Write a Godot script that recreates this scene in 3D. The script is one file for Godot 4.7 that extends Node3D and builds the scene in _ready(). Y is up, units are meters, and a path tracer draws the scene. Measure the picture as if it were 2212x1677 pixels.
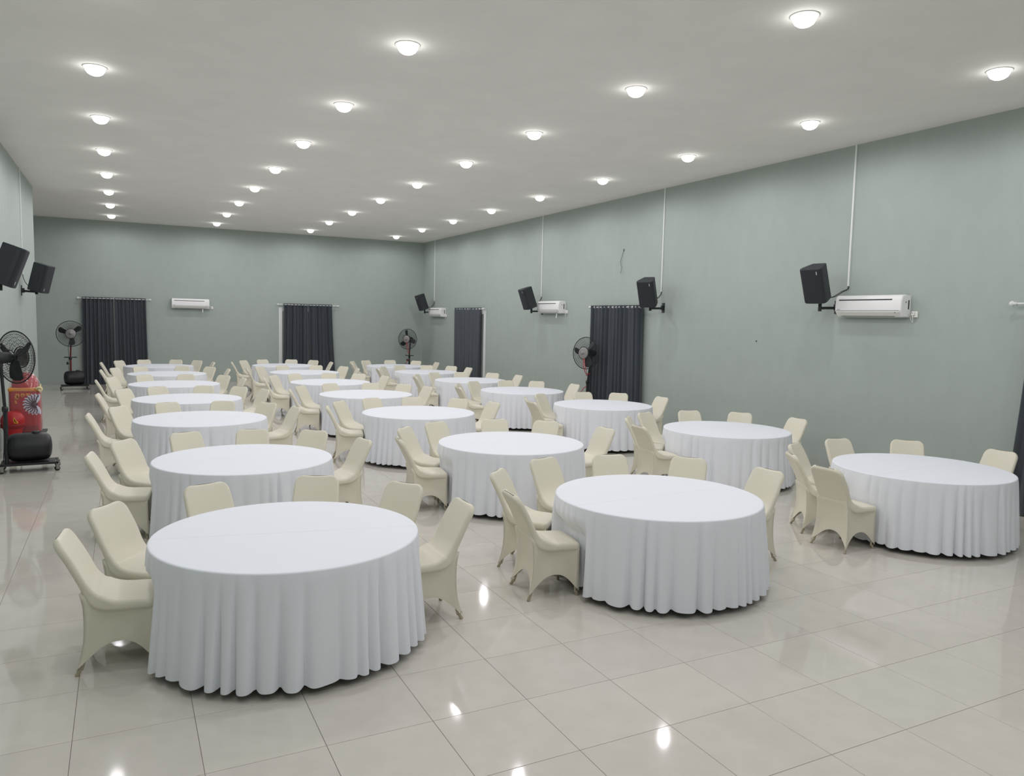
extends Node3D
# A hall with 21 round tables under white cloths and covered chairs, seen from a low stage.

const RIGHT := 9.933      # right wall
const LEFT := -1.749      # left wall
const BACK := -26.828     # back wall
const CORNER := -20.55    # where the left wall ends
const RECESS := -4.6      # side of the recess beyond it
const FRONT := 1.9        # wall behind the camera
const HIGH := 5.02        # ceiling
const TABLE_TOP := 0.756
const TABLE_R := 0.9

# row, table x, table z, the angles of its six chairs and how far their backs stand from its middle
const TABLES := [
	["A", 1.01, -5.36, [175, 144, 107, 70, 35, 0], [1.40, 1.44, 1.42, 1.46, 1.40, 1.35]],
	["A", 1.12, -8.35, [172, 139, 109, 78, 48, 10], [1.47, 1.54, 1.49, 1.45, 1.48, 1.40]],
	["A", 0.99, -11.76, [175, 138, 106, 71, 41, 10], [1.46, 1.47, 1.42, 1.41, 1.45, 1.43]],
	["A", 1.01, -14.59, [173, 136, 108, 74, 46, 16], [1.44, 1.46, 1.46, 1.46, 1.47, 1.46]],
	["A", 0.97, -17.69, [180, 147, 113, 77, 40, 3], [1.49, 1.47, 1.45, 1.45, 1.45, 1.44]],
	["A", 0.97, -20.70, [175, 145, 114, 72, 40, 4], [1.48, 1.45, 1.46, 1.44, 1.45, 1.47]],
	["A", 0.90, -23.71, [175, 136, 105, 69, 40, 3], [1.47, 1.44, 1.44, 1.45, 1.45, 1.47]],
	["B", 4.19, -5.32, [173, 136, 103, 73, 40, 6], [1.40, 1.51, 1.52, 1.48, 1.52, 1.51]],
	["B", 4.28, -8.36, [174, 138, 110, 73, 43, 4], [1.43, 1.46, 1.46, 1.47, 1.47, 1.51]],
	["B", 4.23, -11.56, [166, 135, 105, 74, 40, 9], [1.45, 1.48, 1.45, 1.45, 1.45, 1.49]],
	["B", 4.25, -14.61, [170, 138, 106, 70, 40, 10], [1.46, 1.47, 1.44, 1.46, 1.45, 1.43]],
	["B", 4.25, -17.50, [173, 141, 113, 78, 48, 12], [1.48, 1.47, 1.47, 1.45, 1.46, 1.45]],
	["B", 4.33, -20.71, [176, 137, 104, 65, 29, -4], [1.48, 1.42, 1.42, 1.43, 1.44, 1.45]],
	["B", 4.31, -23.62, [176, 138, 107, 70, 38, -4], [1.48, 1.42, 1.43, 1.44, 1.43, 1.45]],
	["C", 7.80, -5.33, [179, 146, 113, 77, 41, 0], [1.49, 1.40, 1.41, 1.42, 1.47, 1.51]],
	["C", 7.82, -8.40, [175, 139, 108, 72, 39, 1], [1.50, 1.45, 1.46, 1.46, 1.46, 1.49]],
	["C", 7.86, -11.68, [180, 152, 119, 73, 43, 3], [1.51, 1.44, 1.39, 1.40, 1.43, 1.44]],
	["C", 7.70, -14.57, [175, 145, 114, 78, 48, 6], [1.48, 1.45, 1.45, 1.45, 1.45, 1.46]],
	["C", 7.72, -17.36, [175, 143, 109, 77, 42, 5], [1.45, 1.43, 1.44, 1.44, 1.45, 1.44]],
	["C", 7.66, -20.33, [176, 139, 105, 69, 37, 7], [1.42, 1.36, 1.41, 1.44, 1.44, 1.42]],
	["C", 7.63, -22.99, [178, 144, 114, 79, 43, 4], [1.42, 1.45, 1.46, 1.44, 1.44, 1.45]],
]
const NTH := ["nearest", "second", "third", "fourth", "fifth", "sixth", "farthest"]
const ROW := {"A": "left row", "B": "middle row", "C": "right row"}
const SEAT := ["near-left", "mid-left", "back-left", "back-right", "mid-right", "near-right"]

var M := {}
var used := {}
var rng := RandomNumberGenerator.new()


# ---------------------------------------------------------------- mesh building
class MB:
	var v := PackedVector3Array()
	var n := PackedVector3Array()
	var idx := PackedInt32Array()

	func poly(p: Array, away: Vector3) -> void:   # a flat convex face that looks away from that point
		var q := p.duplicate()
		var mid := Vector3.ZERO
		for a in q:
			mid += a
		mid /= q.size()
		var nor := Vector3.ZERO
		for k in q.size():
			nor -= (q[k] - mid).cross(q[(k + 1) % q.size()] - mid)
		if nor.dot(mid - away) < 0:
			q.reverse()
			nor = -nor
		nor = nor.normalized()
		var at := v.size()
		for a in q:
			v.append(a)
			n.append(nor)
		for k in range(1, q.size() - 1):
			idx.append_array([at, at + k, at + k + 1])

	func box(c: Vector3, s: Vector3, ch := 0.0, b := Basis()) -> void:   # chamfered box
		var h := s / 2
		if ch <= 0.0:
			for a in 3:
				for sg in [-1, 1]:
					var q := []
					for t in [[-1, -1], [1, -1], [1, 1], [-1, 1]]:
						var p := Vector3.ZERO
						p[a] = sg * h[a]
						p[(a + 1) % 3] = t[0] * h[(a + 1) % 3]
						p[(a + 2) % 3] = t[1] * h[(a + 2) % 3]
						q.append(c + b * p)
					poly(q, c)
			return
		var g := h - Vector3(ch, ch, ch)
		for a in 3:
			var e: int = (a + 1) % 3
			var f: int = (a + 2) % 3
			for sg in [-1, 1]:
				var q := []
				for t in [[-1, -1], [1, -1], [1, 1], [-1, 1]]:
					var p := Vector3.ZERO
					p[a] = sg * h[a]
					p[e] = t[0] * g[e]
					p[f] = t[1] * g[f]
					q.append(c + b * p)
				poly(q, c)
			for s1 in [-1, 1]:
				for s2 in [-1, 1]:
					var q := []
					for t in [[-1, 0], [1, 0], [1, 1], [-1, 1]]:
						var p := Vector3.ZERO
						p[a] = t[0] * g[a]
						p[e] = s1 * (h[e] if t[1] == 0 else g[e])
						p[f] = s2 * (g[f] if t[1] == 0 else h[f])
						q.append(c + b * p)
					poly(q, c)
		for x in [-1, 1]:
			for y in [-1, 1]:
				for z in [-1, 1]:
					var k := Vector3(x, y, z)
					poly([c + b * (k * Vector3(h.x, g.y, g.z)), c + b * (k * Vector3(g.x, h.y, g.z)), c + b * (k * Vector3(g.x, g.y, h.z))], c)

	func grid(rows: Array, closed := false, outward = null) -> void:   # smooth surface through rows of points
		var at := v.size()
		var w: int = rows[0].size()
		var nr := PackedVector3Array()
		nr.resize(rows.size() * w)
		for r in rows:
			v.append_array(r)
		var first := idx.size()
		for r in rows.size() - 1:
			for c in (w if closed else w - 1):
				var d: int = (c + 1) % w
				idx.append_array([at + r * w + c, at + r * w + d, at + (r + 1) * w + d, at + r * w + c, at + (r + 1) * w + d, at + (r + 1) * w + c])
		var mid := Vector3.ZERO
		for k in range(at, v.size()):
			mid += v[k]
		mid /= (v.size() - at)
		if outward != null:
			mid = outward
		var total := 0.0
		for k in range(first, idx.size(), 3):
			var a := v[idx[k]]
			var fn := (v[idx[k + 2]] - a).cross(v[idx[k + 1]] - a)
			total += fn.dot(a - mid)
			for j in 3:
				nr[idx[k + j] - at] += fn
		var sg := 1.0 if total >= 0 else -1.0
		if sg < 0:
			for k in range(first, idx.size(), 3):
				var t := idx[k + 1]
				idx[k + 1] = idx[k + 2]
				idx[k + 2] = t
		for k in nr.size():
			n.append((nr[k] * sg).normalized() if nr[k].length_squared() > 1e-20 else Vector3.UP)

	func tube(path: Array, radius, sides := 8, caps := true) -> void:
		var rows := []
		var last := Vector3.ZERO
		for k in path.size():
			var d: Vector3 = (path[min(k + 1, path.size() - 1)] - path[max(k - 1, 0)]).normalized()
			var u: Vector3
			if k == 0:
				u = d.cross(Vector3.UP if abs(d.y) < 0.9 else Vector3.RIGHT).normalized()
			else:
				u = (last - d * last.dot(d)).normalized()
			last = u
			var w := d.cross(u)
			var rad: float = radius[k] if radius is Array else radius
			var ring := PackedVector3Array()
			for s in sides:
				var a := TAU * s / sides
				ring.append(path[k] + (u * cos(a) + w * sin(a)) * rad)
			rows.append(ring)
		grid(rows, true)
		if caps:
			poly(Array(rows[0]), path[1])
			poly(Array(rows[-1]), path[-2])

	func lathe(profile: Array, seg: int, xf: Transform3D) -> void:   # profile of (radius, height along y)
		var rows := []
		for p in profile:
			var ring := PackedVector3Array()
			for s in seg:
				var a := TAU * s / seg
				ring.append(xf * Vector3(cos(a) * p.x, p.y, sin(a) * p.x))
			rows.append(ring)
		grid(rows, true)

	func torus(xf: Transform3D, big: float, small: float, seg := 32, sides := 8) -> void:
		var path := []
		for s in seg + 1:
			var a := TAU * s / seg
			path.append(xf * Vector3(cos(a) * big, 0, sin(a) * big))
		tube(path, small, sides, false)

	func mesh() -> ArrayMesh:
		var arr := []
		arr.resize(Mesh.ARRAY_MAX)
		arr[Mesh.ARRAY_VERTEX] = v
		arr[Mesh.ARRAY_NORMAL] = n
		arr[Mesh.ARRAY_INDEX] = idx
		var m := ArrayMesh.new()
		m.add_surface_from_arrays(Mesh.PRIMITIVE_TRIANGLES, arr)
		return m


func facing(dir: Vector3) -> Basis:   # local +Y along dir
	var y := dir.normalized()
	var x := y.cross(Vector3.UP if abs(y.y) < 0.95 else Vector3.RIGHT).normalized()
	return Basis(x, y, x.cross(y))


func spline(pts: Array, each: int) -> Array:
	var out := []
	for k in pts.size() - 1:
		var a = pts[max(k - 1, 0)]
		var b = pts[k]
		var c = pts[k + 1]
		var d = pts[min(k + 2, pts.size() - 1)]
		for j in each:
			out.append(b.cubic_interpolate(c, a, d, float(j) / each))
	out.append(pts[-1])
	return out


# ---------------------------------------------------------------- naming
func numbered(called: String) -> String:
	if not used.has(called):
		used[called] = 0
		return called
	used[called] += 1
	return "%s_%03d" % [called, used[called]]


func tag(o: Node3D, label: String, category: String, group := "") -> Node3D:
	o.set_meta("label", label)
	o.set_meta("category", category)
	if group:
		o.set_meta("group", group)
	return o


func thing(called: String, label: String, category: String, at := Vector3.ZERO, basis := Basis(), group := "") -> Node3D:
	var o := Node3D.new()
	o.name = numbered(called)
	o.transform = Transform3D(basis, at)
	add_child(o, true)
	return tag(o, label, category, group)


func part(called: String, mesh, material: Material, parent: Node) -> MeshInstance3D:
	var o := MeshInstance3D.new()
	o.mesh = mesh.mesh() if mesh is MB else mesh
	o.material_override = null
	for k in o.mesh.get_surface_count():
		o.set_surface_override_material(k, material)
	if parent == self:
		o.name = numbered(called)
	else:
		var nm := called
		var k := 0
		while parent.has_node(NodePath(nm)):
			k += 1
			nm = "%s_%03d" % [called, k]
		o.name = nm
	parent.add_child(o, true)
	return o


func struct(called: String, mesh, material: Material, label: String) -> MeshInstance3D:
	var o := part(called, mesh, material, self)
	o.set_meta("kind", "structure")
	o.set_meta("label", label)
	return o


# ---------------------------------------------------------------- materials
func mat(c: Color, rough := 0.7, metal := 0.0) -> StandardMaterial3D:
	var m := StandardMaterial3D.new()
	m.albedo_color = c
	m.roughness = rough
	m.metallic = metal
	return m


func noise_tex(freq: float, lo: float, hi: float, sd: int, octaves := 4) -> NoiseTexture2D:
	var f := FastNoiseLite.new()
	f.seed = sd
	f.frequency = freq
	f.fractal_octaves = octaves
	var t := NoiseTexture2D.new()
	t.width = 512
	t.height = 512
	t.seamless = true
	t.noise = f
	var g := Gradient.new()
	g.set_color(0, Color(lo, lo, lo))
	g.set_color(1, Color(hi, hi, hi))
	t.color_ramp = g
	return t


func normal_tex(freq: float, sd: int, bump: float) -> NoiseTexture2D:
	var f := FastNoiseLite.new()
	f.seed = sd
	f.frequency = freq
	var t := NoiseTexture2D.new()
	t.width = 512
	t.height = 512
	t.seamless = true
	t.as_normal_map = true
	t.bump_strength = bump
	t.noise = f
	return t


func triplanar(m: StandardMaterial3D, tex: Texture2D, scale: Vector3) -> StandardMaterial3D:
	m.albedo_texture = tex
	m.uv1_triplanar = true
	m.uv1_world_triplanar = true
	m.uv1_scale = scale
	return m


func materials() -> void:
	M.wall = triplanar(mat(Color(0.655, 0.694, 0.669), 0.75), noise_tex(0.012, 0.975, 1.0, 3), Vector3(0.5, 0.25, 0.5))
	M.ceiling = triplanar(mat(Color(0.96, 0.95, 0.935), 0.85), noise_tex(0.008, 0.98, 1.0, 5), Vector3(0.3, 0.3, 0.3))
	for k in 3:
		var f := triplanar(mat([Color(0.845, 0.825, 0.79), Color(0.838, 0.818, 0.785), Color(0.85, 0.832, 0.795)][k], 0.05), noise_tex(0.01, 0.97, 1.0, 11 + k), Vector3(0.7, 0.7, 0.7))
		M["tile%d" % k] = f
	M.grout = mat(Color(0.50, 0.47, 0.43), 0.8)
	M.cloth = mat(Color(0.925, 0.938, 0.962), 0.85)
	M.cover = mat(Color(0.88, 0.862, 0.79), 0.62)
	M.cover.rim_enabled = true
	M.cover.rim = 0.25
	M.leg = mat(Color(0.70, 0.66, 0.57), 0.5)
	M.foot = mat(Color(0.66, 0.62, 0.53), 0.5)
	M.wood = mat(Color(0.42, 0.33, 0.24), 0.6)
	M.steel = mat(Color(0.35, 0.35, 0.36), 0.4, 0.8)
	M.white = mat(Color(0.93, 0.93, 0.925), 0.38)
	M.flap = mat(Color(0.86, 0.86, 0.84), 0.4)
	M.dark_slot = mat(Color(0.22, 0.23, 0.24), 0.6)
	M.sticker = mat(Color(0.38, 0.40, 0.41), 0.6)
	M.trunk = mat(Color(0.88, 0.895, 0.885), 0.5)
	M.black = mat(Color(0.13, 0.14, 0.15), 0.5)
	M.speaker = mat(Color(0.185, 0.20, 0.215), 0.62)
	M.grille = mat(Color(0.155, 0.17, 0.19), 0.8)
	M.badge = mat(Color(0.75, 0.77, 0.78), 0.35, 0.3)
	M.curtain = mat(Color(0.295, 0.318, 0.345), 0.3)
	M.curtain.rim_enabled = true
	M.curtain.rim = 0.6
	M.chrome = mat(Color(0.85, 0.86, 0.87), 0.2, 0.9)
	M.rod = mat(Color(0.86, 0.87, 0.86), 0.35)
	M.frame = mat(Color(0.86, 0.88, 0.87), 0.45)
	M.door = mat(Color(0.55, 0.57, 0.56), 0.5)
	M.tank = mat(Color(0.10, 0.11, 0.125), 0.45)
	M.hub = mat(Color(0.55, 0.54, 0.53), 0.4, 0.2)
	M.red_pole = mat(Color(0.40, 0.17, 0.16), 0.5)
	M.hose = mat(Color(0.72, 0.22, 0.25), 0.5)
	M.red = mat(Color(0.66, 0.06, 0.10), 0.45)
	M.deep_red = mat(Color(0.50, 0.05, 0.09), 0.5)
	M.gold = mat(Color(0.85, 0.56, 0.22), 0.4)
	M.cream = mat(Color(0.90, 0.86, 0.68), 0.6)
	M.petal = mat(Color(0.83, 0.84, 0.90), 0.6)
	M.navy = mat(Color(0.17, 0.18, 0.26), 0.6)
	M.plastic = mat(Color(0.95, 0.80, 0.82, 0.10), 0.12)
	M.plastic.transparency = BaseMaterial3D.TRANSPARENCY_ALPHA
	M.rubber = mat(Color(0.16, 0.16, 0.16), 0.7)
	M.zinc = mat(Color(0.6, 0.6, 0.58), 0.4, 0.6)
	M.socket = mat(Color(0.92, 0.92, 0.90), 0.4)
	M.lens = mat(Color(1, 1, 1), 0.5)
	M.lens.emission_enabled = true
	M.lens.emission = Color(1.0, 1.0, 0.98)
	M.lens.emission_energy_multiplier = 6.0


# ---------------------------------------------------------------- the room
func room() -> void:
	var b := MB.new()
	b.box(Vector3(RIGHT + 0.1, HIGH / 2, (BACK + FRONT) / 2), Vector3(0.2, HIGH + 0.4, FRONT - BACK + 0.4))
	struct("wall_right", b, M.wall, "grey-green painted long wall with speakers and air conditioners on the right")
	b = MB.new()
	b.box(Vector3((RECESS + RIGHT) / 2, HIGH / 2, BACK - 0.1), Vector3(RIGHT - RECESS + 0.4, HIGH + 0.4, 0.2))
	struct("wall_back", b, M.wall, "grey-green painted wall at the far end with two curtained openings")
	b = MB.new()
	b.box(Vector3(LEFT - 0.1, HIGH / 2, (CORNER + FRONT) / 2), Vector3(0.2, HIGH + 0.4, FRONT - CORNER), 0.004)
	struct("wall_left", b, M.wall, "pale grey-green wall at the left edge ending in an outer corner")
	b = MB.new()
	b.box(Vector3(RECESS - 0.1, HIGH / 2, (BACK + CORNER) / 2), Vector3(0.2, HIGH + 0.4, CORNER - BACK + 0.4))
	struct("wall_left", b, M.wall, "side wall of the recess beyond the left outer corner")
	b = MB.new()
	b.box(Vector3((RECESS + LEFT - 0.2) / 2, HIGH / 2, CORNER + 0.1), Vector3(LEFT - 0.2 - RECESS, HIGH + 0.4, 0.2))
	struct("wall_left", b, M.wall, "return wall behind the left outer corner")
	b = MB.new()
	b.box(Vector3((LEFT + RIGHT) / 2, HIGH / 2, FRONT + 0.1), Vector3(RIGHT - LEFT + 0.4, HIGH + 0.4, 0.2))
	struct("wall_front", b, M.wall, "grey-green wall behind the viewer")


func lamp_places() -> Array:
	var out := []
	for c in 4:
		for j in 11:
			out.append([[-0.22, 2.63, 5.46, 8.34][c], BACK + 1.635 + 2.508 * j, c, j])
	return out


func ceiling() -> void:   # a sheet with a round hole for each lamp, and a slab above it
	var b := MB.new()
	var below := Vector3(0, 100, 0)
	var hole := 0.110
	var xs := [RECESS, -1.645, 1.205, 4.045, 6.90, RIGHT]
	var z0 := BACK
	var cut := []
	for j in 12:
		cut.append(BACK + 1.635 + 2.508 * (j - 0.5))
	cut[0] = BACK
	var flat := func(x0, x1, za, zb): b.poly([Vector3(x0, HIGH, za), Vector3(x1, HIGH, za), Vector3(x1, HIGH, zb), Vector3(x0, HIGH, zb)], Vector3((x0 + x1) / 2, HIGH + 1, (za + zb) / 2))
	flat.call(xs[0], xs[1], BACK, FRONT)
	flat.call(xs[1], xs[5], cut[11], FRONT)
	for p in lamp_places():
		var x0: float = xs[p[2] + 1]
		var x1: float = xs[p[2] + 2]
		var za: float = cut[p[3]]
		var zb: float = cut[p[3] + 1]
		var rim := []
		var inner := []
		for s in 32:
			var a := TAU * s / 32
			var d := Vector2(cos(a), sin(a))
			var k := 1e9
			if abs(d.x) > 1e-6:
				k = min(k, ((x1 if d.x > 0 else x0) - p[0]) / d.x)
			if abs(d.y) > 1e-6:
				k = min(k, ((zb if d.y > 0 else za) - p[1]) / d.y)
			rim.append(Vector3(p[0] + d.x * k, HIGH, p[1] + d.y * k))
			inner.append(Vector3(p[0] + d.x * hole, HIGH, p[1] + d.y * hole))
		for s in 32:
			var t := (s + 1) % 32
			var up := Vector3(p[0], HIGH + 1, p[1])
			b.poly([inner[s], rim[s], rim[t], inner[t]], up)
			var r0: Vector3 = rim[s]
			var r1: Vector3 = rim[t]
			if abs(r0.x - r1.x) > 1e-4 and abs(r0.z - r1.z) > 1e-4:   # the corner of the cell
				var cx: float = x1 if max(r0.x, r1.x) > p[0] else x0
				var cz: float = zb if max(r0.z, r1.z) > p[1] else za
				b.poly([r0, Vector3(cx, HIGH, cz), r1], up)
			b.poly([inner[s], inner[t], inner[t] + Vector3(0, 0.16, 0), inner[s] + Vector3(0, 0.16, 0)], inner[s] * 2 - Vector3(p[0], HIGH, p[1]))
	b.box(Vector3((RECESS + RIGHT) / 2, HIGH + 0.26, (BACK + FRONT) / 2), Vector3(RIGHT - RECESS + 0.4, 0.2, FRONT - BACK + 0.4))
	struct("ceiling", b, M.ceiling, "plain off-white ceiling with four lines of round lamps")


func floor_tiles(cam: Camera3D) -> void:
	var b := MB.new()
	b.box(Vector3((RECESS + RIGHT) / 2, -0.1025, (BACK + FRONT) / 2), Vector3(RIGHT - RECESS + 0.4, 0.2, FRONT - BACK + 0.4))
	var fl := struct("floor", b, M.grout, "polished greige floor of large square tiles")
	var g := 0.0028
	var t := MB.new()
	tile_shape(t, Vector3.ZERO, 0.6 - g, 0.6 - g)
	var shared := t.mesh()
	var spots := []
	var inv := cam.global_transform.affine_inverse()
	var x0 := 1.5188 - 0.6 * 11
	var z0 := -5.056 - 0.6 * 37
	for i in 26:
		for j in 50:
			var a := Vector2(x0 + i * 0.6, z0 + j * 0.6)
			var e := a + Vector2(0.6, 0.6)
			a = Vector2(max(a.x, RECESS), max(a.y, BACK))
			e = Vector2(min(e.x, RIGHT), min(e.y, FRONT))
			if e.x - a.x < 0.01 or e.y - a.y < 0.01:
				continue
			var mid := (a + e) / 2
			if mid.x < LEFT - 0.3 and mid.y > CORNER:
				continue
			var c := inv * Vector3(mid.x, 0, mid.y)
			var seen: bool = c.z < 0 and abs(c.x / c.z) < 0.76 and c.y / c.z < 0.6
			spots.append([c.length() if seen else 1000.0 + c.length(), a, e])
	spots.sort_custom(func(p, q): return p[0] < q[0])
	var rest := MB.new()
	var count := 0
	for s in spots:
		var a: Vector2 = s[1]
		var e: Vector2 = s[2]
		var size := e - a - Vector2(g, g)
		var mid := Vector3((a.x + e.x) / 2, 0, (a.y + e.y) / 2)
		if count < 300:
			count += 1
			var whole: bool = abs(size.x - (0.6 - g)) < 1e-3 and abs(size.y - (0.6 - g)) < 1e-3
			var one = shared
			if not whole:
				one = MB.new()
				tile_shape(one, Vector3.ZERO, size.x, size.y)
			var o := part("tile", one, M["tile%d" % rng.randi_range(0, 2)], fl)
			o.position = mid
		else:
			tile_shape(rest, mid, size.x, size.y)
	var r := part("far_tiles", rest, M.tile0, fl)
	r.set_meta("kind", "stuff")


func tile_shape(b: MB, c: Vector3, sx: float, sz: float) -> void:
	var ch := 0.001
	var top := []
	var rim := []
	var foot := []
	for k in [[-1, -1], [1, -1], [1, 1], [-1, 1]]:
		top.append(c + Vector3(k[0] * (sx / 2 - ch), 0, k[1] * (sz / 2 - ch)))
		rim.append(c + Vector3(k[0] * sx / 2, -ch, k[1] * sz / 2))
		foot.append(c + Vector3(k[0] * sx / 2, -0.006, k[1] * sz / 2))
	var core := c - Vector3(0, 0.05, 0)
	b.poly(top, core)
	for k in 4:
		var j := (k + 1) % 4
		b.poly([top[k], top[j], rim[j], rim[k]], core)
		b.poly([rim[k], rim[j], foot[j], foot[k]], c - Vector3(0, 0.003, 0))


func lamps(energy: float) -> void:
	var ring := MB.new()
	ring.lathe([Vector2(0.107, 0.02), Vector2(0.107, -0.003), Vector2(0.110, -0.007), Vector2(0.118, -0.008), Vector2(0.127, -0.005), Vector2(0.129, 0.001)], 40, Transform3D())
	var ring_m := ring.mesh()
	var can := MB.new()
	can.lathe([Vector2(0.1065, 0.018), Vector2(0.098, 0.035), Vector2(0.094, 0.05)], 40, Transform3D())
	var can_m := can.mesh()
	var lens := MB.new()
	lens.lathe([Vector2(0.0, 0.012), Vector2(0.105, 0.012), Vector2(0.105, -0.015), Vector2(0.099, -0.042), Vector2(0.083, -0.068), Vector2(0.056, -0.086), Vector2(0.028, -0.095), Vector2(0.0, -0.098)], 40, Transform3D())
	var lens_m := lens.mesh()
	var line := ["leftmost line", "second line from left", "third line from left", "rightmost line"]
	var nth := ["closest to", "second from", "third from", "fourth from", "fifth from", "sixth from", "seventh from", "eighth from", "ninth from", "tenth from", "eleventh from"]
	for p in lamp_places():
		var o := thing("ceiling_lamp", "round glowing dome lamp, %s the back wall, %s of lamps" % [nth[p[3]], line[p[2]]], "ceiling lamp", Vector3(p[0], HIGH, p[1]), Basis(), "round ceiling lamps")
		part("trim_ring", ring_m, M.white, o)
		part("housing", can_m, M.white, o)
		part("lamp_lens", lens_m, M.lens, o)
		var l := SpotLight3D.new()
		l.name = "lamp_light"
		l.light_color = Color(0.985, 0.975, 0.995)
		l.light_energy = energy
		l.light_size = 0.05
		l.spot_range = 30.0
		l.spot_attenuation = 2.0
		l.spot_angle = 107.0
		l.spot_angle_attenuation = 0.35
		l.shadow_enabled = true
		l.rotation.x = -PI / 2
		l.position.y = -0.05
		o.add_child(l)


# ---------------------------------------------------------------- tables and chairs
func cloth_mesh(sd: int, seats: Array) -> ArrayMesh:   # seats: [angle, how near its front edge comes]
	rng.seed = 100 + sd
	var n := 480
	var folds := rng.randi_range(42, 46)
	var ph := []
	for k in 6:
		ph.append(rng.randf() * TAU)
	var wave := PackedFloat32Array()
	var wide := PackedFloat32Array()
	for s in n:
		var a := TAU * s / n
		var t := folds * a + 2.1 * sin(3 * a + ph[0]) + 1.6 * sin(8 * a + ph[1]) + 0.9 * sin(13 * a + ph[5])
		var f := 2.0 * sqrt(0.012 + pow(sin(t / 2 + 0.25 * sin(t)), 2)) - 1.25    # round outward rolls between sharp creases
		wave.append(f * (0.86 + 0.26 * sin(5 * a + ph[4]) + 0.2 * sin(11 * a + ph[3])) + 0.2 * sin(17 * a + ph[2]))
		wide.append(0.5 + 0.5 * sin(2 * a + ph[3]))
	var rows := []
	for q in [0.0, 0.3, 0.6, 0.8, 0.87, 0.885]:
		var ring := PackedVector3Array()
		for s in n:
			var a := TAU * s / n
			ring.append(Vector3(cos(a) * q, TABLE_TOP, sin(a) * q))
		rows.append(ring)
	for q in [[0.892, 0.0015], [0.8975, 0.005], [0.9, 0.011]]:
		var ring := PackedVector3Array()
		for s in n:
			var a := TAU * s / n
			ring.append(Vector3(cos(a) * q[0], TABLE_TOP - q[1], sin(a) * q[0]))
		rows.append(ring)
	var m := 18
	for k in range(1, m + 1):
		var u := float(k) / m
		var ring := PackedVector3Array()
		for s in n:
			var a := TAU * s / n
			var grown := pow(u, 0.5 + 0.6 * absf(sin(6.5 * a + ph[1])) )
			var r := 0.902 + 0.034 * u + 0.012 * wide[s] * u + 0.035 * wave[s] * grown
			var y: float = lerp(TABLE_TOP - 0.011, 0.055 - 0.008 * wave[s], u)
			for c in seats:
				var d: float = abs(angle_difference(a, c[0])) * 0.9
				var k1 := smoothstep(0.38, 0.22, d) * smoothstep(0.64, 0.50, y)
				if k1 > 0:
					var lim: float = c[1] + 0.006 * wave[s]
					r = lerp(r, min(r, lim), k1)
			ring.append(Vector3(cos(a) * r, y, sin(a) * r))
		rows.append(ring)
	var b := MB.new()
	b.grid(rows, true, Vector3(0, 0.4, 0))
	# a turned-up hem, so that the edge has thickness
	var hem := [rows[-1]]
	for q in [[0.004, 0.002], [0.005, -0.02]]:
		var ring := PackedVector3Array()
		for s in n:
			var p: Vector3 = rows[-1][s]
			var out := Vector3(p.x, 0, p.z).normalized()
			ring.append(p - out * q[0] - Vector3(0, q[1], 0))
		hem.append(ring)
	b.grid(hem, true, Vector3(0, 1.2, 0))
	return b.mesh()


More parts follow.
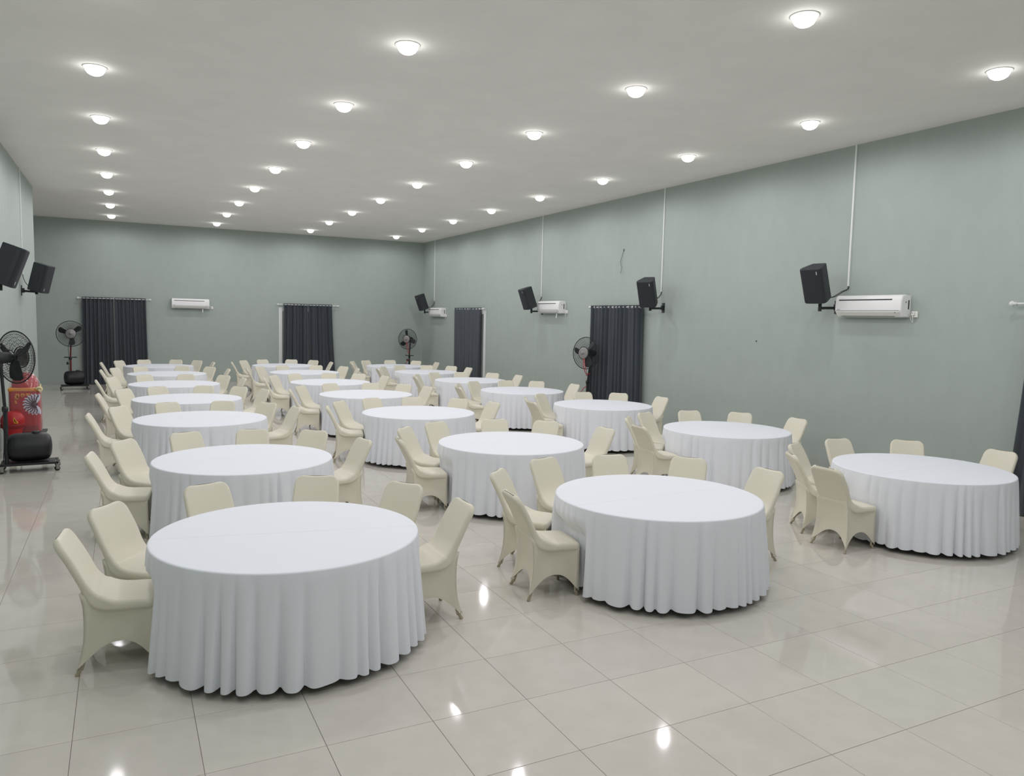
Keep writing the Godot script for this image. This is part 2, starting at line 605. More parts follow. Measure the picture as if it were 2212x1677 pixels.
func chair_parts() -> Array:
	# one loft along a line from the front of the seat up to the top of the back; local +z looks to the table
	var line := []
	for p in spline([Vector2(0.225, 0.412), Vector2(0.10, 0.419), Vector2(0.0, 0.422), Vector2(-0.08, 0.428), Vector2(-0.135, 0.455), Vector2(-0.170, 0.515), Vector2(-0.207, 0.60), Vector2(-0.255, 0.70), Vector2(-0.305, 0.79), Vector2(-0.342, 0.853)], 12):
		line.append(p)
	var along := [0.0]
	for k in range(1, line.size()):
		along.append(along[-1] + line[k].distance_to(line[k - 1]))
	var whole: float = along[-1]
	var stops := []
	for k in 7:
		stops.append(0.045 * (1 - cos(k * PI / 12)))
	for k in range(1, 30):
		stops.append(lerp(0.045, whole - 0.08, k / 30.0))
	for k in range(6, -1, -1):
		stops.append(whole - 0.08 * (1 - cos(k * PI / 12)))
	var rows := []
	var split := 0
	for s in stops:
		var k := 0
		while k < along.size() - 2 and along[k + 1] < s:
			k += 1
		var f: float = (s - along[k]) / max(along[k + 1] - along[k], 1e-6)
		var c: Vector2 = line[k].lerp(line[k + 1], f)
		var dir: Vector2 = (line[min(k + 3, line.size() - 1)] - line[max(k - 2, 0)]).normalized()
		var nor := Vector2(-dir.y, dir.x)      # towards the sitter
		if nor.y < 0 and nor.x < 0:
			nor = -nor
		if dir.x < 0:
			nor = Vector2(dir.y, -dir.x)
		var up: float = clamp((s - 0.28) / 0.22, 0.0, 1.0)
		var w: float = lerp(0.215, 0.202, up) - 0.012 * exp(-pow((s - 0.42) / 0.1, 2)) - 0.010 * smoothstep(0.5, whole, s)
		var th: float = lerp(0.030, 0.026, up)
		var fill: float = 0.030 * exp(-pow((s - 0.345) / 0.085, 2))
		var d: float = min(s, whole - s)
		var rr := 0.045 if s < whole / 2 else 0.08
		if d < rr:
			w -= rr - sqrt(max(rr * rr - (rr - d) * (rr - d), 0.0))
		if d < 0.022:
			th *= sqrt(max(1 - pow(1 - d / 0.022, 2), 0.02))
		if c.x > -0.12:
			split = rows.size()
		var ring := PackedVector3Array()
		var corner: float = min(th * 0.95, 0.024)
		for q in 4:
			var sx := 1 if q == 0 or q == 3 else -1
			var sy := 1 if q < 2 else -1
			for j in 5:
				var a: float = (q * 90 + j * 22.5) * PI / 180
				var x: float = sx * (w - corner) + cos(a) * corner
				var h: float = sy * (th - corner) + sin(a) * corner
				if sy > 0:
					h += fill + 0.010 * (1 - pow(x / w, 2)) * (1 - up) - 0.014 * (1 - pow(x / w, 2)) * up
				ring.append(Vector3(x, c.y + nor.y * h, c.x + nor.x * h))
			if q % 2 == 0:   # points along the broad sides
				for j in range(1, 8):
					var x: float = lerp(w - corner, -(w - corner), j / 8.0) * (1 if q == 0 else -1)
					var h: float = th * sy
					if sy > 0:
						h += fill + 0.010 * (1 - pow(x / w, 2)) * (1 - up) - 0.014 * (1 - pow(x / w, 2)) * up
					ring.append(Vector3(x, c.y + nor.y * h, c.x + nor.x * h))
		rows.append(ring)
	var whole_b := MB.new()
	whole_b.grid(rows, true)
	var w2: int = rows[0].size()
	var seat := MB.new()
	var back := MB.new()
	for pair in [[seat, 0, split], [back, split, rows.size() - 1]]:
		var b: MB = pair[0]
		b.v = whole_b.v.slice(pair[1] * w2, (pair[2] + 1) * w2)
		b.n = whole_b.n.slice(pair[1] * w2, (pair[2] + 1) * w2)
		for k in range(0, whole_b.idx.size(), 3):
			var lo: int = min(whole_b.idx[k], whole_b.idx[k + 1], whole_b.idx[k + 2]) / w2
			if lo >= pair[1] and lo < pair[2]:
				for j in 3:
					b.idx.append(whole_b.idx[k + j] - pair[1] * w2)
	seat.poly(Array(rows[0]), Vector3(0, 0.42, 0))
	back.poly(Array(rows[-1]), Vector3(0, 0.7, -0.25))
	# the stretched cover below the seat, hung between four legs, with an arch on each side
	var skirt_rows := []
	var m := 11
	for r in m + 1:
		skirt_rows.append(PackedVector3Array())
	var inner := PackedVector3Array()
	var inner2 := PackedVector3Array()
	var corner_at := func(k: int, y: float) -> Vector3:
		var sx := 1.0 if k == 0 or k == 3 else -1.0
		var h: float = clamp(1 - y / 0.41, 0.0, 1.0)
		if k < 2:
			return Vector3(sx * (0.198 + 0.004 * h), y, 0.203 + 0.006 * h)
		return Vector3(sx * (0.184 + 0.030 * h * h), y, -0.186 - 0.25 * max(y - 0.44, 0.0) + 0.008 * sin(h * PI) - 0.052 * pow(h, 2.5))
	for k in 4:
		var steps := 18
		for j in steps:
			var t := float(j) / steps
			var foot: float = 0.038 + 0.150 * (1 - pow(abs(2 * t - 1), 2.3))
			for r in m + 1:
				var u := float(r) / m
				var head: float = 0.408
				if k == 2:
					head = 0.515
				elif k == 1:
					head = 0.408 + 0.107 * pow(t, 5)
				elif k == 3:
					head = 0.408 + 0.107 * pow(1 - t, 5)
				var y: float = lerp(head, foot, u)
				var a: Vector3 = corner_at.call(k, y)
				var c: Vector3 = corner_at.call((k + 1) % 4, y)
				var p: Vector3 = a.lerp(c, t)
				var mid := Vector3(0, y, 0)
				var side := Vector3((a.x + c.x) / 2, 0, (a.z + c.z) / 2 + 0.0).normalized()
				if k == 0 or k == 2:
					side = Vector3(0, 0, 1 if k == 0 else -1)
				else:
					side = Vector3(1 if k == 3 else -1, 0, 0)
				p -= side * (0.018 if k == 2 else 0.024) * 4 * t * (1 - t) * sin(clamp(u * 1.15, 0, 1) * PI * 0.8)
				var nearc: float = min(t, 1 - t) * 0.4
				var out := Vector3(p.x, 0, p.z).normalized()
				p += out * 0.013 * exp(-pow(nearc / 0.022, 2))
				skirt_rows[r].append(p)
				if r == m:
					inner.append(p - side * 0.004 + Vector3(0, 0.0, 0))
					inner2.append(p - side * 0.005 + Vector3(0, 0.018, 0))
	var tuck := PackedVector3Array()
	for p in skirt_rows[0]:
		tuck.append(Vector3(p.x * 0.86, p.y + 0.012, lerpf(p.z, -0.10, 0.16)))
	var skirt := MB.new()
	skirt.grid([tuck] + skirt_rows, true)
	skirt.grid([skirt_rows[m], inner, inner2], true, Vector3(0, -3, 0))
	var legs := []
	for k in 4:
		var path := []
		for y in [0.40, 0.3, 0.2, 0.12, 0.05, 0.03]:
			path.append(corner_at.call(k, y) * Vector3(0.925, 1, 0.925))
		var lg := MB.new()
		lg.tube(path, 0.0105, 8)
		var ft := MB.new()
		var p0: Vector3 = corner_at.call(k, 0.04) * Vector3(0.955, 1, 0.955)
		var p1: Vector3 = corner_at.call(k, 0.0) * Vector3(0.98, 1, 0.98)
		ft.tube([p0, p1], [0.0115, 0.0135], 8)
		legs.append([lg.mesh(), ft.mesh()])
	return [seat.mesh(), back.mesh(), skirt.mesh(), legs]


func tables_and_chairs() -> void:
	var cp := chair_parts()
	var proto: Node3D
	var turn_rng := RandomNumberGenerator.new()
	turn_rng.seed = 77
	var count := {"A": 0, "B": 0, "C": 0}
	var top := MB.new()
	top.lathe([Vector2(0, TABLE_TOP - 0.004), Vector2(0.88, TABLE_TOP - 0.004), Vector2(0.885, TABLE_TOP - 0.008), Vector2(0.885, TABLE_TOP - 0.026), Vector2(0.88, TABLE_TOP - 0.03), Vector2(0, TABLE_TOP - 0.03)], 48, Transform3D())
	var top_m := top.mesh()
	var frame := MB.new()
	for s in [-1, 1]:
		frame.tube([Vector3(s * 0.42, 0.70, -0.5), Vector3(s * 0.42, 0.70, 0.5)], 0.016, 8)
	var frame_m := frame.mesh()
	var leg_m := []
	for s in [-1, 1]:
		for t in [-1, 1]:
			var lg := MB.new()
			lg.tube([Vector3(s * 0.42, 0.72, t * 0.46), Vector3(s * 0.46, 0.0, t * 0.52)], 0.014, 8)
			leg_m.append(lg.mesh())
	for ti in TABLES.size():
		var t: Array = TABLES[ti]
		var row: String = t[0]
		var nth: String = NTH[count[row]]
		var rank: int = count[row]
		count[row] += 1
		var at := Vector3(t[1], 0, t[2])
		var seats := []
		for k in 6:
			seats.append([-deg_to_rad(t[3][k]), t[4][k] - 0.345 - 0.240])
		var tb := thing("round_table", "round folding table hidden under the white cloth, %s of the %s" % [nth, ROW[row]], "table", at, Basis(), "round banquet tables")
		part("tabletop", top_m, M.wood, tb)
		part("frame", frame_m, M.steel, tb)
		for l in leg_m:
			part("leg", l, M.steel, tb)
		var cl := thing("tablecloth", "white floor-length cloth with loose folds on the %s round table of the %s" % [nth, ROW[row]], "tablecloth", at, Basis(), "white cloths on the round tables")
		part("cloth", cloth_mesh(ti, seats), M.cloth, cl)
		if rank < 3:   # the ironed fold across the top
			var cr := MB.new()
			var a := deg_to_rad([-11.0, 3.0, 5.0, 2.6, 1.0, 4.0, 6.0, 3.0, 2.0][rank + 3 * ("ABC".find(row))])
			var dir := Vector3(cos(a), 0, -sin(a))
			var off: Vector3 = dir.cross(Vector3.UP) * [0.02, -0.05, 0.06][rank]
			var rows := []
			for q in [-1.0, -0.5, 0.0, 0.5, 1.0]:
				var line := PackedVector3Array()
				for j in 21:
					var s := lerpf(-0.885, 0.885, j / 20.0)
					line.append(off + dir * s + dir.cross(Vector3.UP) * q * 0.012 + Vector3(0, TABLE_TOP + 0.0026 * (1 - q * q) - 0.0002, 0))
				rows.append(line)
			cr.grid(rows, false, Vector3(0, 0, 0))
			part("crease", cr, M.cloth, cl)
		for k in 6:
			var ang := deg_to_rad(t[3][k])
			var r: float = t[4][k] - 0.345
			var pos := at + Vector3(cos(ang), 0, -sin(ang)) * r
			var label := "ivory covered chair at the %s side of the %s table in the %s" % [SEAT[k], nth, ROW[row]]
			var o: Node3D
			if proto == null:
				o = thing("banquet_chair", label, "chair", Vector3.ZERO, Basis(), "covered chairs around the round tables")
				part("seat", cp[0], M.cover, o)
				part("backrest", cp[1], M.cover, o)
				part("skirt", cp[2], M.cover, o)
				for l in cp[3]:
					var lg := part("leg", l[0], M.leg, o)
					part("foot", l[1], M.foot, lg)
				proto = o
			else:
				o = proto.duplicate()
				o.name = numbered("banquet_chair")
				add_child(o, true)
				o.set_meta("label", label)
			o.position = pos
			var look := at - pos
			o.rotation = Vector3(0, atan2(look.x, look.z) + deg_to_rad(turn_rng.randf_range(-2.5, 2.5)), 0)


# ---------------------------------------------------------------- things on the walls
func on_wall(wall: String) -> Basis:   # local +z out of the wall, +x to the right as one looks at it
	return Basis(Vector3.UP, {"right": -PI / 2, "back": 0.0, "left": PI / 2}[wall])


func air_conditioner(label: String, wall: String, at: Vector3, sock_label: String, tail: bool) -> void:
	var o := thing("air_conditioner", label, "air conditioner", at, on_wall(wall), "wall air conditioners")
	var w := 1.12
	var prof := [Vector2(0.0, 0.322), Vector2(0.12, 0.322), Vector2(0.15, 0.318), Vector2(0.175, 0.305), Vector2(0.192, 0.28), Vector2(0.202, 0.24), Vector2(0.207, 0.18), Vector2(0.207, 0.10), Vector2(0.204, 0.088), Vector2(0.19, 0.07), Vector2(0.155, 0.02), Vector2(0.14, 0.006), Vector2(0.12, 0.0), Vector2(0.0, 0.0)]
	var b := MB.new()
	var rows := []
	var mid := Vector2(0.1, 0.16)
	for s in [[-1, 0.018, true], [-1, 0.006, false], [-1, 0.0, false], [1, 0.0, false], [1, 0.006, false], [1, 0.018, true]]:
		var ring := PackedVector3Array()
		var inset: float = s[1]
		for p in prof:
			var q: Vector2 = p + (mid - p).normalized() * inset * (0.0 if p.x == 0 else 1.0)
			var x: float = s[0] * (w / 2 - (0.012 - 0.012 * inset / 0.018 if true else 0.0))
			ring.append(Vector3(x, q.y, q.x))
		rows.append(ring)
	b.grid(rows, true)
	b.poly(Array(rows[0]), Vector3(0, 0.15, 0.1))
	b.poly(Array(rows[-1]), Vector3(0, 0.15, 0.1))
	part("body", b, M.white, o)
	b = MB.new()
	b.box(Vector3(-0.04, 0.252, 0.2), Vector3(0.90, 0.016, 0.012), 0.002)
	part("intake_slot", b, M.dark_slot, o)
	b = MB.new()
	b.box(Vector3(0, 0.098, 0.2065), Vector3(1.07, 0.004, 0.004), 0.001)
	part("panel_joint", b, M.sticker, o)
	b = MB.new()
	b.box(Vector3(0, 0.047, 0.176), Vector3(1.04, 0.07, 0.006), 0.002, Basis(Vector3.RIGHT, 0.61))
	part("outlet_flap", b, M.flap, o)
	b = MB.new()
	b.box(Vector3(-0.02, 0.012, 0.152), Vector3(0.9, 0.006, 0.006), 0.001)
	part("outlet_slit", b, M.dark_slot, o)
	b = MB.new()
	b.box(Vector3(w / 2 - 0.002, 0.18, 0.045), Vector3(0.012, 0.13, 0.022), 0.001)
	part("side_vent", b, M.dark_slot, o)
	b = MB.new()
	b.box(Vector3(w / 2 - 0.002, 0.215, 0.105), Vector3(0.012, 0.02, 0.016), 0.001)
	part("side_mark", b, M.sticker, o)
	b = MB.new()
	b.box(Vector3(0.46, 0.066, 0.191), Vector3(0.02, 0.012, 0.008), 0.001)
	part("sensor", b, M.dark_slot, o)
	b = MB.new()
	b.box(Vector3(-0.49, 0.112, 0.2075), Vector3(0.05, 0.006, 0.003), 0.0005)
	part("badge", b, M.sticker, o)
	if tail:
		b = MB.new()
		b.tube([Vector3(0.36, 0.02, 0.13), Vector3(0.36, -0.06, 0.135), Vector3(0.355, -0.11, 0.137)], [0.014, 0.012, 0.016], 10)
		part("drain_nozzle", b, M.white, o)
	var s := thing("wall_socket", sock_label, "socket", at + on_wall(wall) * Vector3(w / 2 + 0.085, 0.045, 0), on_wall(wall), "sockets beside the air conditioners")
	b = MB.new()
	b.box(Vector3(0, 0.0, 0.014), Vector3(0.085, 0.085, 0.028), 0.004)
	part("socket_plate", b, M.socket, s)
	b = MB.new()
	b.box(Vector3(-0.01, 0.01, 0.045), Vector3(0.04, 0.05, 0.036), 0.006)
	b.tube(spline([Vector3(-0.01, -0.012, 0.045), Vector3(-0.012, -0.06, 0.04), Vector3(-0.02, -0.11, 0.02), Vector3(-0.05, -0.09, 0.012), Vector3(-0.075, 0.0, 0.02)], 5), 0.005, 6)
	part("plug", b, M.socket, s)
	b = MB.new()
	b.box(Vector3(-0.012, 0.018, 0.064), Vector3(0.022, 0.008, 0.003), 0.0005)
	part("switch", b, M.dark_slot, s)


func speaker(label: String, at: Vector3, yaw: float, tilt: float, wall: String, plate: Vector3, turned: bool, bracket_label: String) -> void:
	var dir := Vector3(cos(deg_to_rad(yaw)), 0, -sin(deg_to_rad(yaw)))
	var basis := Basis(Vector3.UP, atan2(dir.x, dir.z)) * Basis(Vector3.RIGHT, deg_to_rad(tilt))
	var o := thing("wall_speaker", label, "speaker", at, basis, "black speakers on wall brackets")
	var h := 0.55
	# plan of the cabinet: front wide and rounded at its sides, tapering to the back
	var plan := []
	for p in [Vector2(-0.172, 0.10), Vector2(-0.166, 0.125), Vector2(-0.150, 0.140), Vector2(-0.12, 0.147), Vector2(0.0, 0.15), Vector2(0.12, 0.147), Vector2(0.150, 0.140), Vector2(0.166, 0.125), Vector2(0.172, 0.10), Vector2(0.165, 0.04), Vector2(0.115, -0.14), Vector2(0.105, -0.15), Vector2(-0.105, -0.15), Vector2(-0.115, -0.14), Vector2(-0.165, 0.04)]:
		plan.append(p)
	var shape := func(grow: float, y0: float, y1: float, ch: float, zmin: float) -> MB:
		var b := MB.new()
		var levels := [[y0, ch], [y0 + ch, 0.0], [y1 - ch, 0.0], [y1, ch]]
		var rows := []
		for l in levels:
			var ring := PackedVector3Array()
			for p in plan:
				var q: Vector2 = p * (1.0 - l[1] / 0.16) + p.normalized() * grow
				q.y = max(q.y, zmin)
				ring.append(Vector3(q.x, l[0], q.y))
			rows.append(ring)
		for k in rows.size() - 1:
			for c in plan.size():
				var d: int = (c + 1) % plan.size()
				b.poly([rows[k][c], rows[k][d], rows[k + 1][d], rows[k + 1][c]], Vector3(0, clamp(rows[k][c].y, y0 + 0.02, y1 - 0.02), 0.03))
		b.poly(Array(rows[0]), Vector3.ZERO)
		b.poly(Array(rows[-1]), Vector3.ZERO)
		return b
	part("cabinet", shape.call(0.0, -h / 2, h / 2, 0.008, -1.0), M.speaker, o)
	part("grille", shape.call(0.004, -h / 2 + 0.014, h / 2 - 0.014, 0.004, 0.085), M.grille, o)
	var s := -1.0 if turned else 1.0
	var b := MB.new()
	b.box(Vector3(s * 0.112, s * 0.205, 0.152), Vector3(0.014, 0.05, 0.006), 0.001, Basis(Vector3.UP, s * 0.1))
	part("badge", b, M.badge, o)
	b = MB.new()
	b.box(Vector3(0, h / 2, -0.03), Vector3(0.10, 0.006, 0.03), 0.002)
	part("handle_recess", b, M.black, o)
	# bracket: plate on the wall, arm, fork under the cabinet
	var k := thing("speaker_bracket", bracket_label, "bracket", plate, on_wall(wall), "black wall brackets of the speakers")
	var inv := (k.transform.affine_inverse()) * o.transform
	b = MB.new()
	b.box(Vector3(0, 0, 0.006), Vector3(0.085, 0.20, 0.012), 0.003)
	b.box(Vector3(0, 0.0, 0.03), Vector3(0.05, 0.09, 0.05), 0.004)
	part("wall_plate", b, M.black, k)
	var under: Vector3 = inv * Vector3(0, -h / 2 - 0.004, -0.02)
	var knee := Vector3(under.x, -0.02, under.z)
	b = MB.new()
	b.tube([Vector3(0, -0.01, 0.04), Vector3(under.x * 0.85, -0.02, under.z * 0.9), knee], 0.022, 10)
	part("arm", b, M.black, k)
	b = MB.new()
	b.tube([Vector3(knee.x, knee.y - 0.05, knee.z), Vector3(knee.x, min(knee.y + 0.02, under.y), knee.z), under], 0.027, 10)
	var behind: Vector3 = inv * Vector3(0, -h / 2 + 0.1, -0.152)
	b.tube([under, inv * Vector3(0, -h / 2 - 0.006, -0.13), behind], 0.012, 6)
	part("fork", b, M.black, k)


func conduit(label: String, wall: String, at: Vector3, bottom: float, to: Array, cable_label: String) -> void:
	var o := thing("cable_trunking", label, "trunking", at, on_wall(wall), "white cable trunkings")
	var b := MB.new()
	b.box(Vector3(0, (HIGH + bottom) / 2, 0.009), Vector3(0.03, HIGH - bottom, 0.018), 0.003)
	part("channel", b, M.trunk, o)
	b = MB.new()
	b.box(Vector3(0, (HIGH + bottom) / 2, 0.0195), Vector3(0.024, HIGH - bottom - 0.004, 0.003), 0.001)
	part("lid", b, M.trunk, o)
	if to.is_empty():
		return
	var c := thing("speaker_cable", cable_label, "cable", at, on_wall(wall), "speaker cables below the trunkings")
	for dx in [-0.006, 0.006]:
		b = MB.new()
		var path := [Vector3(dx, bottom + 0.02, 0.008), Vector3(dx, bottom - 0.04, 0.014)]
		for p in to:
			path.append(p + Vector3(dx * 3, 0, 0))
		b.tube(spline(path, 5), 0.0055, 6)
		part("wire", b, M.black, c)


func curtain_mesh(w: float, h: float, folds: float, sd: int, flare_l: float, flare_r: float) -> ArrayMesh:
	rng.seed = 500 + sd
	var n := int(folds * 16)
	var p0 := rng.randf() * TAU
	var p1 := rng.randf() * TAU
	var p2 := rng.randf() * TAU
	var rows := []
	for r in 17:
		var u := r / 16.0
		var y := h * (1 - u)
		var line := PackedVector3Array()
		for s in n + 1:
			var t := float(s) / n
			var a := folds * TAU * t + (0.9 * sin(TAU * t * 2.3 + p0) + 0.5 * sin(TAU * t * 5 + p1)) * (0.3 + 0.7 * u)
			var z := sin(a) * (0.056 + 0.016 * sin(TAU * t * 3 + p2)) * (1 - 0.15 * u)
			z += 0.012 * sin(2 * a + p1 + u) * u
			var x: float = lerp(-w / 2 - flare_l * pow(u, 1.4), w / 2 + flare_r * pow(u, 1.4), t) + 0.012 * cos(a) + 0.01 * u * sin(a * 0.5 + p2)
			line.append(Vector3(x, y, z))
		rows.append(line)
	var b := MB.new()
	b.grid(rows, false, Vector3(0, h / 2, -50))
	var behind := []
	for line in rows:
		var l2 := PackedVector3Array()
		for p in line:
			l2.append(p - Vector3(0, 0, 0.003))
		behind.append(l2)
	b.grid(behind, false, Vector3(0, h / 2, 50))
	return b.mesh()


func curtain(label: String, wall: String, mid: Vector3, w: float, top: float, folds: float, sd: int, fl := 0.0, fr := 0.0) -> void:
	var basis := on_wall(wall)
	var bottom := 0.015
	var o := thing("curtain", label, "curtain", mid + basis * Vector3(0, 0, 0.105) + Vector3(0, bottom, 0), basis, "dark blue-grey eyelet curtains")
	part("fabric", curtain_mesh(w, top - bottom, folds, sd, fl, fr), M.curtain, o)
	var ring := MB.new()
	ring.torus(Transform3D(Basis(Vector3.BACK, PI / 2), Vector3.ZERO), 0.022, 0.0055, 16, 6)
	var rm := ring.mesh()
	var n := int(folds * 2)
	for k in n:
		var e := part("eyelet", rm, M.chrome, o)
		e.position = Vector3(lerp(-w / 2, w / 2, (k + 0.5) / n), top - bottom - 0.045, 0.0)
		e.rotation.y = (0.75 if k % 2 == 0 else -0.75)


func curtain_rod(label: String, wall: String, a: Vector3, length: float) -> void:   # a: its left end at the wall
	var basis := on_wall(wall)
	var o := thing("curtain_rod", label, "curtain rod", a, basis, "white curtain rods")
	var b := MB.new()
	b.tube([Vector3(0.04, 0, 0.105), Vector3(length - 0.04, 0, 0.105)], 0.0125, 12)
	part("pole", b, M.rod, o)
	for s in [[0.0, 1.0], [length, -1.0]]:
		b = MB.new()
		var prof := [Vector2(0.0, -0.04), Vector2(0.018, -0.034), Vector2(0.034, -0.010), Vector2(0.035, 0.006), Vector2(0.022, 0.026), Vector2(0.014, 0.032), Vector2(0.022, 0.038), Vector2(0.022, 0.054), Vector2(0.0, 0.056)]
		b.lathe(prof, 16, Transform3D(facing(Vector3(s[1], 0, 0)), Vector3(s[0], 0, 0.105)))
		part("finial", b, M.rod, o)
	for x in [0.12, length - 0.12]:
		b = MB.new()
		b.tube([Vector3(x, 0, 0), Vector3(x, 0, 0.11)], 0.008, 8)
		b.box(Vector3(x, 0, 0.004), Vector3(0.035, 0.06, 0.008), 0.002)
		part("rod_holder", b, M.rod, o)


func door(called: String, label: String, wall: String, mid: Vector3, w: float, h: float) -> void:
	var basis := on_wall(wall)
	var o := Node3D.new()
	o.name = called
	o.transform = Transform3D(basis, mid)
	add_child(o, true)
	o.set_meta("kind", "structure")
	o.set_meta("label", label)
	var b := MB.new()
	b.box(Vector3(-w / 2 + 0.06, h / 2, 0.016), Vector3(0.12, h, 0.032), 0.004)
	b.box(Vector3(w / 2 - 0.06, h / 2, 0.016), Vector3(0.12, h, 0.032), 0.004)
	b.box(Vector3(0, h - 0.06, 0.016), Vector3(w - 0.25, 0.12, 0.032), 0.004)
	part("door_frame", b, M.frame, o)
	b = MB.new()
	b.box(Vector3(0, (h - 0.12) / 2, 0.008), Vector3(w - 0.25, h - 0.125, 0.016), 0.003)
	part("door_leaf", b, M.door, o)


func walls_things() -> void:
	air_conditioner("white wall air conditioner largest in view, beside the nearest right-wall speaker", "right", Vector3(RIGHT, 2.43, -7.67), "white socket with plug right of the nearest, largest air conditioner", false)
	air_conditioner("white wall air conditioner on right wall between the two curtains, drain nozzle hanging", "right", Vector3(RIGHT, 2.46, -17.135), "white socket beside the middle air conditioner of the right wall", true)
	air_conditioner("small white wall air conditioner on right wall nearest the far corner", "right", Vector3(RIGHT, 2.32, -25.14), "white socket beside the right-wall air conditioner nearest the far corner", false)
	air_conditioner("white wall air conditioner on the back wall between its two curtains", "back", Vector3(1.97, 2.40, BACK), "white socket right of the air conditioner on the back wall", true)

	speaker("black speaker on right wall left of the nearest, largest air conditioner", Vector3(9.463, 2.929, -8.361), 190, 21, "right", Vector3(RIGHT, 2.58, -8.36), false, "black bracket under the nearest right-wall speaker, partly behind air conditioner")
	speaker("black speaker above the right edge of the near right-wall curtain", Vector3(9.457, 2.887, -12.56), 209, 22, "right", Vector3(RIGHT, 2.59, -12.66), false, "black bracket with full wall plate, right of the near right-wall curtain")
	speaker("black tilted speaker left of the middle right-wall air conditioner", Vector3(9.459, 2.849, -17.71), 176, 19.5, "right", Vector3(RIGHT, 2.53, -17.76), false, "black bracket under the speaker beside the middle right-wall air conditioner")
	speaker("small black tilted speaker near the far right corner of the hall", Vector3(9.456, 2.827, -25.66), 177, 19.5, "right", Vector3(RIGHT, 2.50, -25.82), false, "black bracket under the speaker near the far right corner")
	speaker("black speaker on left wall beside the outer corner, arm bracket showing below", Vector3(-1.398, 2.88, -17.576), -19, 14.6, "left", Vector3(LEFT, 2.63, -17.75), true, "black arm bracket on left wall under the farther left speaker")
	speaker("black speaker cut off by the left edge of the photo", Vector3(-1.352, 2.851, -12.424), -2, 19.8, "left", Vector3(LEFT, 2.58, -12.45), true, "black bracket of the speaker cut off at the left edge")

	conduit("thin white vertical trunking above the nearest right-wall air conditioner", "right", Vector3(RIGHT, 0, -8.17), 2.90, [Vector3(-0.06, 2.82, 0.05), Vector3(-0.16, 2.74, 0.12), Vector3(-0.19, 2.72, 0.24)], "black cable pair from trunking to the nearest right-wall speaker")
	conduit("thin white vertical trunking right of the speaker over the near right-wall curtain", "right", Vector3(RIGHT, 0, -12.74), 2.92, [Vector3(0.0, 2.8, 0.08), Vector3(0.02, 2.74, 0.24)], "black cable pair to the speaker over the near right-wall curtain")
	conduit("thin white vertical trunking above the middle right-wall air conditioner", "right", Vector3(RIGHT, 0, -17.82), 2.90, [Vector3(0.0, 2.8, 0.05), Vector3(0.03, 2.72, 0.14), Vector3(0.05, 2.7, 0.24)], "black cable pair to the speaker beside the middle right-wall air conditioner")
	conduit("thin white vertical trunking beside the far right corner", "right", Vector3(RIGHT, 0, -25.64), 2.88, [Vector3(0.0, 2.76, 0.04), Vector3(-0.05, 2.66, 0.12), Vector3(-0.03, 2.68, 0.24)], "black cable pair to the speaker near the far right corner")
	conduit("thin pale vertical trunking on the left wall above the farther left speaker", "left", Vector3(LEFT, 0, -17.99), 2.95, [Vector3(-0.02, 2.8, 0.05), Vector3(-0.06, 2.72, 0.12), Vector3(-0.16, 2.74, 0.20)], "black looping cable behind the farther left-wall speaker")

	# the openings, their rods and curtains
	door("door_1", "white door frame seen at the left of the right-hand back-wall curtain", "back", Vector3(5.625, 0, BACK), 1.77, 2.52)
	door("door_2", "white door frame seen at the right of the far right-wall curtain", "right", Vector3(RIGHT, 0, -22.34), 2.16, 2.55)
	curtain_rod("white rod of the left-hand back-wall curtain behind the corner fan", "back", Vector3(-1.19, 2.645, BACK), 1.98)
	curtain("dark blue-grey curtain, left half of left-hand back-wall opening, behind the corner fan", "back", Vector3(-0.675, 0, BACK), 0.85, 2.685, 8, 1, 0.02, 0.02)
	curtain("dark blue-grey curtain, right half of left-hand back-wall opening, beside air conditioner", "back", Vector3(0.235, 0, BACK), 0.91, 2.685, 8.5, 2, -0.02, 0.05)
	curtain_rod("white rod of the right-hand back-wall curtain above the white door frame", "back", Vector3(4.70, 2.62, BACK), 2.05)
	curtain("dark blue-grey curtain, left half of right-hand back-wall opening, beside white frame", "back", Vector3(5.29, 0, BACK), 0.84, 2.66, 7.5, 3, 0.03, 0.0)
	curtain("dark blue-grey curtain, right half of right-hand back-wall opening, flared at bottom right", "back", Vector3(6.13, 0, BACK), 0.84, 2.66, 7.5, 4, -0.02, 0.15)
	curtain_rod("white rod on right wall above the curtain behind the mist fan", "right", Vector3(RIGHT, 2.61, -15.28), 2.2)
	curtain("wide dark blue-grey curtain on right wall behind the mist fan", "right", Vector3(RIGHT, 0, -14.22), 1.92, 2.65, 13, 5, 0.06, 0.08)
	curtain_rod("white rod on right wall above the far curtain beside white frame", "right", Vector3(RIGHT, 2.59, -23.5), 2.24)
	curtain("dark blue-grey curtain on right wall nearest the far corner, beside white frame", "right", Vector3(RIGHT, 0, -22.46), 1.95, 2.63, 9, 6, 0.03, 0.0)
	curtain_rod("white rod finial showing at the right edge of the photo", "right", Vector3(RIGHT, 2.61, -5.66), 2.4)
	curtain("dark curtain edge at the extreme right of the photo, behind the nearest right table", "right", Vector3(RIGHT, 0, -4.42), 2.0, 2.65, 12, 7, 0.16, 0.0)

	# a stub of wire out of the right wall
	var o := thing("wire_stub", "thin loose wire hanging from a small hole high on the right wall", "wire", Vector3(RIGHT, 3.87, -14.13), on_wall("right"))
	var b := MB.new()
	b.box(Vector3(0, 0, 0.006), Vector3(0.04, 0.05, 0.012), 0.004)
	part("hole_plug", b, M.sticker, o)
	b = MB.new()
	b.tube(spline([Vector3(0, -0.02, 0.01), Vector3(-0.06, -0.2, 0.03), Vector3(-0.09, -0.28, 0.02), Vector3(-0.01, -0.38, 0.04), Vector3(-0.08, -0.5, 0.02)], 5), 0.005, 6)
	part("wire", b, M.sticker, o)
